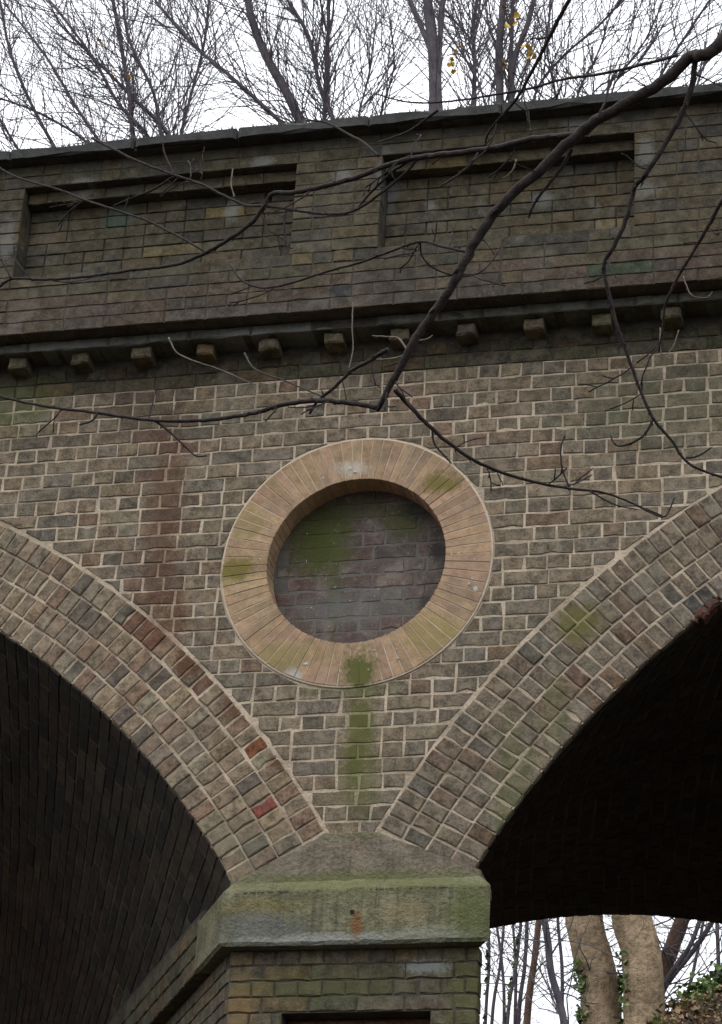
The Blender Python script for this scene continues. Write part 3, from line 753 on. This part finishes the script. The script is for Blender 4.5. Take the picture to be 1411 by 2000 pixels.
back_tree('bare_tree', 'bare many-stemmed tree with a few yellow leaves above the left sunk panel', [
    ([(300, 330), (262, 270), (255, 200), (232, 60), (215, -30)], 11, 7), ([(300, 330), (290, 268), (230, 200), (180, 110), (105, 10)], 9, 5), ([(350, 330), (330, 262), (270, 200), (210, 140), (120, 50)], 9, 5), ([(340, 310), (315, 262), (300, 180), (250, 70), (240, -30)], 8, 5), ([(350, 310), (355, 258), (375, 180), (400, 80), (410, -20)], 7, 5)],
    19, (-10., 19), 6, r_seed=5, leaves=((196, 84), (218, 143), (257, 150)), up=.05)
back_tree('bare_tree', 'thin bare tree with long shoots arching left over the coping end', [
    ([(150, 350), (110, 292), (60, 200), (20, 100), (0, 0)], 8, 5), ([(230, 340), (200, 285), (150, 210), (90, 110), (20, 20)], 8, 4), ([(200, 340), (175, 282), (80, 222), (-20, 185)], 7, 4), ([(60, 360), (40, 300), (10, 250), (-30, 180)], 6, 4)],
    22, (-13.5, 22), 6, r_seed=8, up=.05)
back_tree('bare_tree', 'bare tree with a forked dark stem and pale bark above the pilaster', [
    ([(853, 300), (851, 205), (849, 130), (842, 60), (832, -30)], 30, 17), ([(862, 260), (858, 200), (857, 120), (862, 50), (868, -30)], 15, 9), ([(852, 240), (846, 120), (822, 50), (792, -20)], 14, 9)],
    14, (-5.7, 14), 1, mat='bark_b', r_seed=13, leaves=((874, 130), (886, 112), (900, 104)), tw=(.8, 1.8))
back_tree('bare_tree', 'slim bare tree with a single straight stem and crossing twigs', [
    ([(925, 290), (925, 205), (928, 120), (924, 60), (936, -20)], 10, 7), ([(928, 240), (926, 100), (905, 60), (870, 20)], 6, 4), ([(760, 300), (745, 225), (770, 130), (760, 30)], 5, 3), ([(715, 300), (700, 235), (720, 150), (735, 40)], 5, 3)],
    17, (-6.4, 17), 5, r_seed=17)
back_tree('bare_tree', 'twin-stemmed bare tree carrying the brightest yellow leaves', [
    ([(977, 290), (977, 195), (975, 110), (980, 40), (986, -30)], 18, 12), ([(1004, 280), (999, 195), (1003, 120), (1030, 50), (1050, -30)], 16, 9), ([(1000, 250), (996, 150), (1000, 70), (1003, -30)], 10, 7), ([(965, 270), (935, 160), (900, 100), (860, 40)], 5, 3)],
    15, (-6.1, 15), 3, mat='bark_b', r_seed=23, leaves=((1001, 38), (1003, 42), (1021, 94), (982, 122), (1038, 120), (990, 6), (1030, 108)), tw=(.8, 2.))
back_tree('bare_tree', 'bare tree with slender shoots fanning right behind the thick near branch', [
    ([(1060, 260), (1045, 185), (1100, 110), (1170, 50), (1230, -20)], 6, 4), ([(1120, 260), (1130, 180), (1170, 100), (1200, 0)], 5, 3), ([(1180, 250), (1200, 165), (1260, 80), (1300, -10)], 5, 3), ([(1260, 250), (1290, 150), (1340, 70), (1400, -20)], 7, 4), ([(1330, 240), (1370, 140), (1411, 60), (1440, 0)], 6, 4), ([(1100, 260), (1085, 180), (1070, 100), (1075, 0)], 5, 3), ([(1180, 250), (1160, 180), (1240, 130), (1290, 60)], 4, 3)],
    16, (-1.7, 16.4), 4, r_seed=29, up=.07)

# trees seen through the right arch
A_GRP = 'trees seen through the arch'
def stem(name, label, pts, Y, mat, topz, seed, ws, ivy=0):
    r_ = random.Random(seed); P = [at(x, y, Y) for x, y in pts]; R = [wd/2*depth(p)/FPX for p, wd in zip(P, ws)]
    P = P[::-1]; R = R[::-1]; d = unit(P[-1]-P[0]); b = P[0].copy(); b[:2] -= d[:2]*.6; b[2] = gz(b[0], b[1])-.2
    if b[2] > P[0][2]-.3: b = P[0]-d*.6
    root = thing(name, label, 'tree', tuple(b), A_GRP)
    P = [b]+P; R = [R[0]*1.3]+R
    while P[-1][2] < topz:
        d = unit(d+np.array([r_.gauss(0, .05), r_.gauss(0, .05), .12])); P.append(P[-1]+d*1.2); R.append(max(R[-1]*.86, .012))
    P, R = smooth_path(P, R, 5); mb = MB(); tube(mb, P, R, 16 if ws[0] > 40 else 8, .035); mb.obj('trunk', M[mat], root, True)
    tm = MB()
    for i in range(3, len(P)-1):
        if r_.random() < .55:
            d = unit(np.array([r_.gauss(0, 1), r_.gauss(0, 1), .5])); grow(tm, P[i], d, r_.uniform(.7, 2.), min(R[i]*.35, .012), 1, 3, r_, .04, .2)
    tm.obj('crown', M['bark_b'], root)['kind'] = 'stuff'
    if ivy:
        im = MB()
        for _ in range(ivy):
            k = r_.randrange(0, min(len(P)-1, 14)); t = r_.random(); c = P[k]*(1-t)+P[k+1]*t; a = r_.uniform(PI*.75, PI*1.35)
            leaf(im, c+np.array([math.cos(a), math.sin(a), 0])*R[k]*r_.uniform(1., 1.25), r_.uniform(.06, .11), r_)
        im.obj('ivy', M['ivy'], root)['kind'] = 'stuff'
    return root
stem('pale_tree', 'thick pale grey-brown trunk with ivy up its left edge', [(1140, 1770), (1141, 1800), (1159, 1875), (1172, 1927), (1178, 2010)], 17.6, 'bark_t', 15, 41, [74, 74, 76, 76, 80], 170)
stem('pale_tree', 'thick golden-brown trunk with fluted bark next to the pale trunk', [(1232, 1770), (1235, 1800), (1250, 1850), (1257, 1920), (1260, 2010)], 17.2, 'bark_t', 15, 42, [78, 78, 78, 80, 84], 90)
stem('thin_tree', 'thin dark stem leaning left of the pale trunk', [(1060, 1770), (1064, 1797), (1071, 1842), (1077, 1900), (1104, 2010)], 16, 'bark_b', 14, 43, [13, 14, 14, 14, 15])
stem('thin_tree', 'thin reddish stem beside the stone pier', [(1058, 1760), (1053, 1796), (1044, 1877), (1030, 1990)], 19, 'bark_r', 15, 44, [11, 12, 13, 15])
stem('leaning_tree', 'brown stem leaning right, springing from behind the golden trunk', [(1345, 1765), (1333, 1796), (1312, 1852), (1296, 1892), (1280, 1950)], 18.4, 'bark_r', 14, 45, [29, 30, 32, 34, 36])
stem('thin_tree', 'slender dark stem bowed right above the leafy bank', [(1380, 1770), (1368, 1796), (1347, 1849), (1305, 1909), (1285, 1940)], 17.8, 'bark_b', 14, 46, [8, 9, 9, 10, 11])
stem('thin_tree', 'slender stem slanting right close beside the bowed stem', [(1410, 1770), (1392, 1800), (1355, 1856), (1308, 1915), (1290, 1950)], 18, 'bark_b', 14, 47, [9, 10, 10, 11, 11])
stem('thin_tree', 'straight thin stem rising from the leafy bank', [(1400, 1770), (1401, 1803), (1403, 1860), (1405, 1930)], 17, 'bark_b', 14, 48, [8, 8, 8, 9])
for k, (x0, x1, wd, yy) in enumerate([(1018, 990, 6, 20), (1002, 1006, 5, 21), (985, 960, 5, 20.5), (970, 985, 5, 22), (1030, 1012, 7, 21), (955, 948, 5, 21), (1090, 1098, 6, 21), (1374, 1330, 6, 21)]):
    stem('sapling', {0: 'thin sapling with ivy leaves among the stems beyond the pier', 5: 'ivy-hung sapling showing right beside the stone pier', 6: 'thin sapling between the dark leaning stem and the thick pale trunk', 7: 'thin sapling beyond the brown stem that leans right'}.get(k, 'one of the thin bare saplings in the gap beyond the pier'), [(x0+2, 1765), (x0, 1800), ((x0+x1)/2+4, 1890), (x1, 2010)], yy, 'bark_b', 14, 60+k, [wd, wd, wd+1, wd+2], 60 if k in (0, 5) else 0)
# leafy bank
mb = MB(); im = MB(); r_ = random.Random(77)
for i in range(9000):
    Y = r_.uniform(14.5, 19.5); X = -3.0+r_.gauss(0, 1.3)-.13*(Y-17); z = gz(X, Y)
    p = np.array([X, Y, z+abs(r_.gauss(0, .06))])
    if r_.random() < (.55+.5*math.sin(X*3+Y*2)): leaf(im, p+np.array([0, 0, abs(r_.gauss(0, .09))]), r_.uniform(.05, .11), r_)
    else: leaf(mb, p, r_.uniform(.025, .085), r_)
o = mb.obj('leaf_litter', M['litter']); o['kind'] = 'stuff'; o['label'] = 'brown dead leaves lying on the bank beyond the arch'; o['category'] = 'leaves'
o = im.obj('ivy_cover', M['ivy']); o['kind'] = 'stuff'; o['label'] = 'dark green ivy trailing over the bank beyond the arch'; o['category'] = 'ivy'

# ------------------------------------------------------------------ the near tree whose boughs hang in front of the wall
FT = (1.9, -3.9)
near = thing('overhanging_tree', 'bare tree standing off to the right with dark boughs hanging before the wall', 'tree', (FT[0], FT[1], gz(*FT)))
mb = MB(); tr = [(FT[0]+.15*math.sin(z*.7), FT[1]+.1*math.cos(z), z) for z in (-1.9, -.5, 1.5, 3.5, 5.5, 7.3, 9, 11)]
P, R = smooth_path(tr, [.27, .22, .2, .185, .17, .15, .12, .07]); tube(mb, P, R, 14, .03); mb.obj('trunk', M['bark_f'], near, True)
KN = Vector((0, 0, 0))
def bough(pts, w0, w1, Ya, Yb, extra=None, name='branch', tip=False, buds=.25, n=None):
    """pixel path with depth running from Ya to Yb and width in photo pixels"""
    m = len(pts); P = [at(x, y, Ya+(Yb-Ya)*i/(m-1)) for i, (x, y) in enumerate(pts)]; ws = w0 if isinstance(w0, list) else [w0+(w1-w0)*i/(m-1) for i in range(m)]; w0 = ws[0]
    R = [ws[i]/2*depth(p)/FPX for i, p in enumerate(P)]
    if extra: P = [np.array(e[:3]) for e in extra]+P; R = [e[3] for e in extra]+R
    P, R = smooth_path(P, R, 6); P = P+np.array([[rng.gauss(0, 1), rng.gauss(0, 1), rng.gauss(0, 1)] for _ in P])*np.minimum(R*.12, .003)[:, None]
    if tip: R = R*.7
    mb = MB(); tube(mb, P, R, n or (12 if w0 > 15 else 7), .04)
    for i in range(2, len(P)-1):
        if rng.random() < buds:                          # buds and short spurs
            d = unit(P[i+1]-P[i-1]); s_ = unit(np.cross(d, np.array([rng.gauss(0, 1), rng.gauss(0, 1), rng.gauss(0, 1)]))); L = rng.uniform(1., 2.2)*R[i]+.006
            tube(mb, [P[i], P[i]+(s_*.8+d*.5)*L*.6, P[i]+(s_*.7+d*.9)*L], [R[i]*.55, R[i]*.4, R[i]*.12], 5)
    if not tip and m > 5:
        for _ in range(m//2):                             # fine side twigs
            i = rng.randrange(3, len(P)-1); d = unit(P[i]-P[i-1]); s_ = unit(np.cross(d, np.array([rng.gauss(0, .5), 1, rng.gauss(0, .5)]))*rng.choice((-1, 1)))
            grow(mb, P[i], d*.6+s_, rng.uniform(.05, .2), min(R[i]*.4, .004), 1, 2, rng, .06, .035, 1.5, 4)
    return mb.obj(name, M['bark_tip'] if tip else M['bark_f'], near, True)
YM = -3.6
main_pts = [(1430, 62), (1350, 112), (1290, 162), (1200, 215), (1130, 262), (1050, 335), (985, 395), (935, 460), (895, 540), (860, 592), (820, 650), (785, 712), (755, 768), (738, 803)]
bough(main_pts, [25, 24, 23, 22, 21, 20, 19.5, 19, 18, 17.5, 17, 16, 12, 7], 13, YM-.5, YM, [(FT[0], FT[1], 7.6, .06), (.9, -4.0, 7.1, .04), (.1, -4.1, 6.7, .032)], buds=.1)
def ym(i): return YM-.5+.5*i/13
bough([(1132, 262), (1040, 272), (960, 290), (880, 300), (815, 308), (760, 322), (700, 345), (640, 362), (580, 375), (536, 378), (520, 395), (495, 432), (450, 465), (405, 492), (360, 512), (310, 522), (240, 530), (160, 541), (90, 546), (18, 547), (-25, 590)], 13, 5, ym(4), YM+.4, buds=.25)
bough([(772, 762), (800, 792), (845, 838), (900, 882), (960, 915), (1030, 938), (1110, 954), (1180, 962), (1240, 985), (1295, 1008)], 10, 3, ym(12), YM+.5)
bough([(738, 796), (690, 788), (625, 783), (570, 787), (520, 800), (470, 812), (400, 821), (330, 822), (270, 818), (190, 806), (110, 797), (60, 788), (-20, 770)], 11, 5, ym(13), YM+.3)
bough([(1360, 108), (1352, 165), (1335, 215), (1300, 280), (1262, 340), (1240, 368), (1222, 430), (1200, 480), (1180, 520), (1190, 575), (1205, 635), (1225, 690), (1245, 745), (1275, 815), (1312, 860), (1345, 905), (1411, 932), (1440, 935)], 12, 4.5, ym(1), YM+.2)
bough([(1325, 108), (1240, 130), (1170, 145), (1100, 155), (1040, 172), (960, 186), (880, 198), (800, 200), (730, 182)], 7, 3, ym(1)-.1, YM-.6)
bough([(1120, -15), (1090, 40), (1060, 100), (1036, 145), (1010, 192), (975, 232), (955, 258), (948, 280)], 9, 4, YM-.9, YM-.4)
bough([(1440, 350), (1411, 392), (1385, 440), (1355, 490), (1325, 540), (1300, 595), (1295, 640), (1287, 685)], 9, 3.5, YM-.2, YM+.2)
bough([(815, 310), (790, 340), (740, 380), (690, 412), (640, 418), (590, 413), (540, 405), (510, 402), (478, 400), (430, 378), (390, 358), (330, 338), (270, 315), (215, 288), (180, 270)], 6, 5, YM-.2, YM+.3)
bough([(408, 495), (350, 462), (290, 432), (220, 408), (165, 390), (120, 372), (60, 355), (20, 340), (-20, 315)], 5, 4, YM+.15, YM+.5)
bough([(340, 340), (322, 300), (318, 272)], 5, 2, YM+.2, YM+.2); bough([(338, 345), (300, 370), (262, 385), (222, 402)], 5, 3, YM+.2, YM+.3)
bough([(1200, 146), (1190, 170), (1180, 205), (1165, 232)], 7, 4, YM-.4, YM-.45)
bough([(815, 305), (775, 330), (730, 370), (700, 405)], 7, 4, YM-.2, YM)
bough([(935, 298), (920, 320), (890, 345), (858, 366)], 6, 4, YM-.3, YM-.3); bough([(1118, 290), (1095, 330), (1060, 375), (1040, 405), (1034, 425)], 8, 4, YM-.3, YM-.2)
bough([(755, 770), (735, 800)], 14, 6, YM, YM); bough([(758, 682), (720, 705), (685, 725), (650, 760), (622, 782), (605, 808)], 9, 5, YM-.05, YM+.1)
bough([(740, 305), (710, 278), (680, 262), (640, 240), (600, 235)], 6, 4, YM-.2, YM); bough([(855, 215), (820, 242), (790, 260), (740, 278)], 6, 3, YM-.5, YM-.3)
bough([(910, 492), (860, 480), (822, 472), (770, 488), (706, 512), (640, 530), (560, 555), (510, 562), (470, 545), (450, 515)], 6, 4, YM-.2, YM+.2)
bough([(822, 474), (825, 500), (850, 525), (900, 540), (940, 530), (968, 500), (985, 464)], 4, 3, YM-.1, YM+.1)
bough([(845, 838), (848, 865), (870, 892), (882, 905)], 5, 3, YM+.1, YM+.1); bough([(1112, 950), (1098, 915), (1096, 875), (1104, 850)], 4, 3, YM+.3, YM+.3)
bough([(1240, 985), (1275, 1003), (1300, 1008), (1318, 972)], 4, 3, YM+.4, YM+.4); bough([(1150, 958), (1200, 985), (1245, 995)], 4, 2, YM+.35, YM+.4)
bough([(1276, 818), (1262, 845), (1235, 865), (1205, 870), (1192, 850)], 6, 3, YM+.1, YM+.1); bough([(1340, 895), (1365, 890), (1390, 874)], 4, 3, YM+.2, YM+.2)
bough([(303, 822), (330, 842), (360, 870), (382, 890), (405, 890)], 5, 3, YM+.2, YM+.2); bough([(190, 808), (180, 822), (155, 830)], 5, 3, YM+.2, YM+.2)
bough([(330, 660), (345, 688), (380, 705), (430, 722), (500, 752)], 5, 3, YM+.5, YM+.5, tip=True); bough([(478, 690), (500, 722), (560, 745), (630, 775)], 4, 3, YM+.5, YM+.1)
bough([(690, 590), (688, 640), (690, 680), (682, 720)], 4, 3, YM+.1, YM+.1, tip=True); bough([(455, 330), (452, 360), (458, 385)], 4, 3, YM+.2, YM+.2, tip=True)
bough([(800, 690), (780, 662), (760, 658), (728, 656)], 7, 4, YM, YM, tip=True); bough([(795, 690), (770, 700), (725, 702)], 6, 4, YM, YM, tip=True); bough([(805, 668), (835, 662), (845, 655)], 5, 3, YM, YM, tip=True)
bough([(1290, 640), (1292, 690), (1312, 682), (1326, 645)], 4, 3, YM+.2, YM+.2, tip=True); bough([(1340, 250), (1338, 290), (1330, 318)], 4, 2, YM-.2, YM-.2)
bough([(1335, 540), (1350, 575), (1378, 582), (1392, 570)], 4, 3, YM, YM, tip=True); bough([(1009, 312), (1000, 335), (982, 348)], 5, 3, YM-.2, YM-.2, tip=True)
bough([(560, 405), (556, 440), (560, 478), (572, 485)], 5, 3, YM, YM); bough([(22, 545), (5, 510), (-20, 490)], 5, 3, YM+.3, YM+.3); bough([(28, 480), (32, 510), (62, 545)], 4, 3, YM+.3, YM+.3)
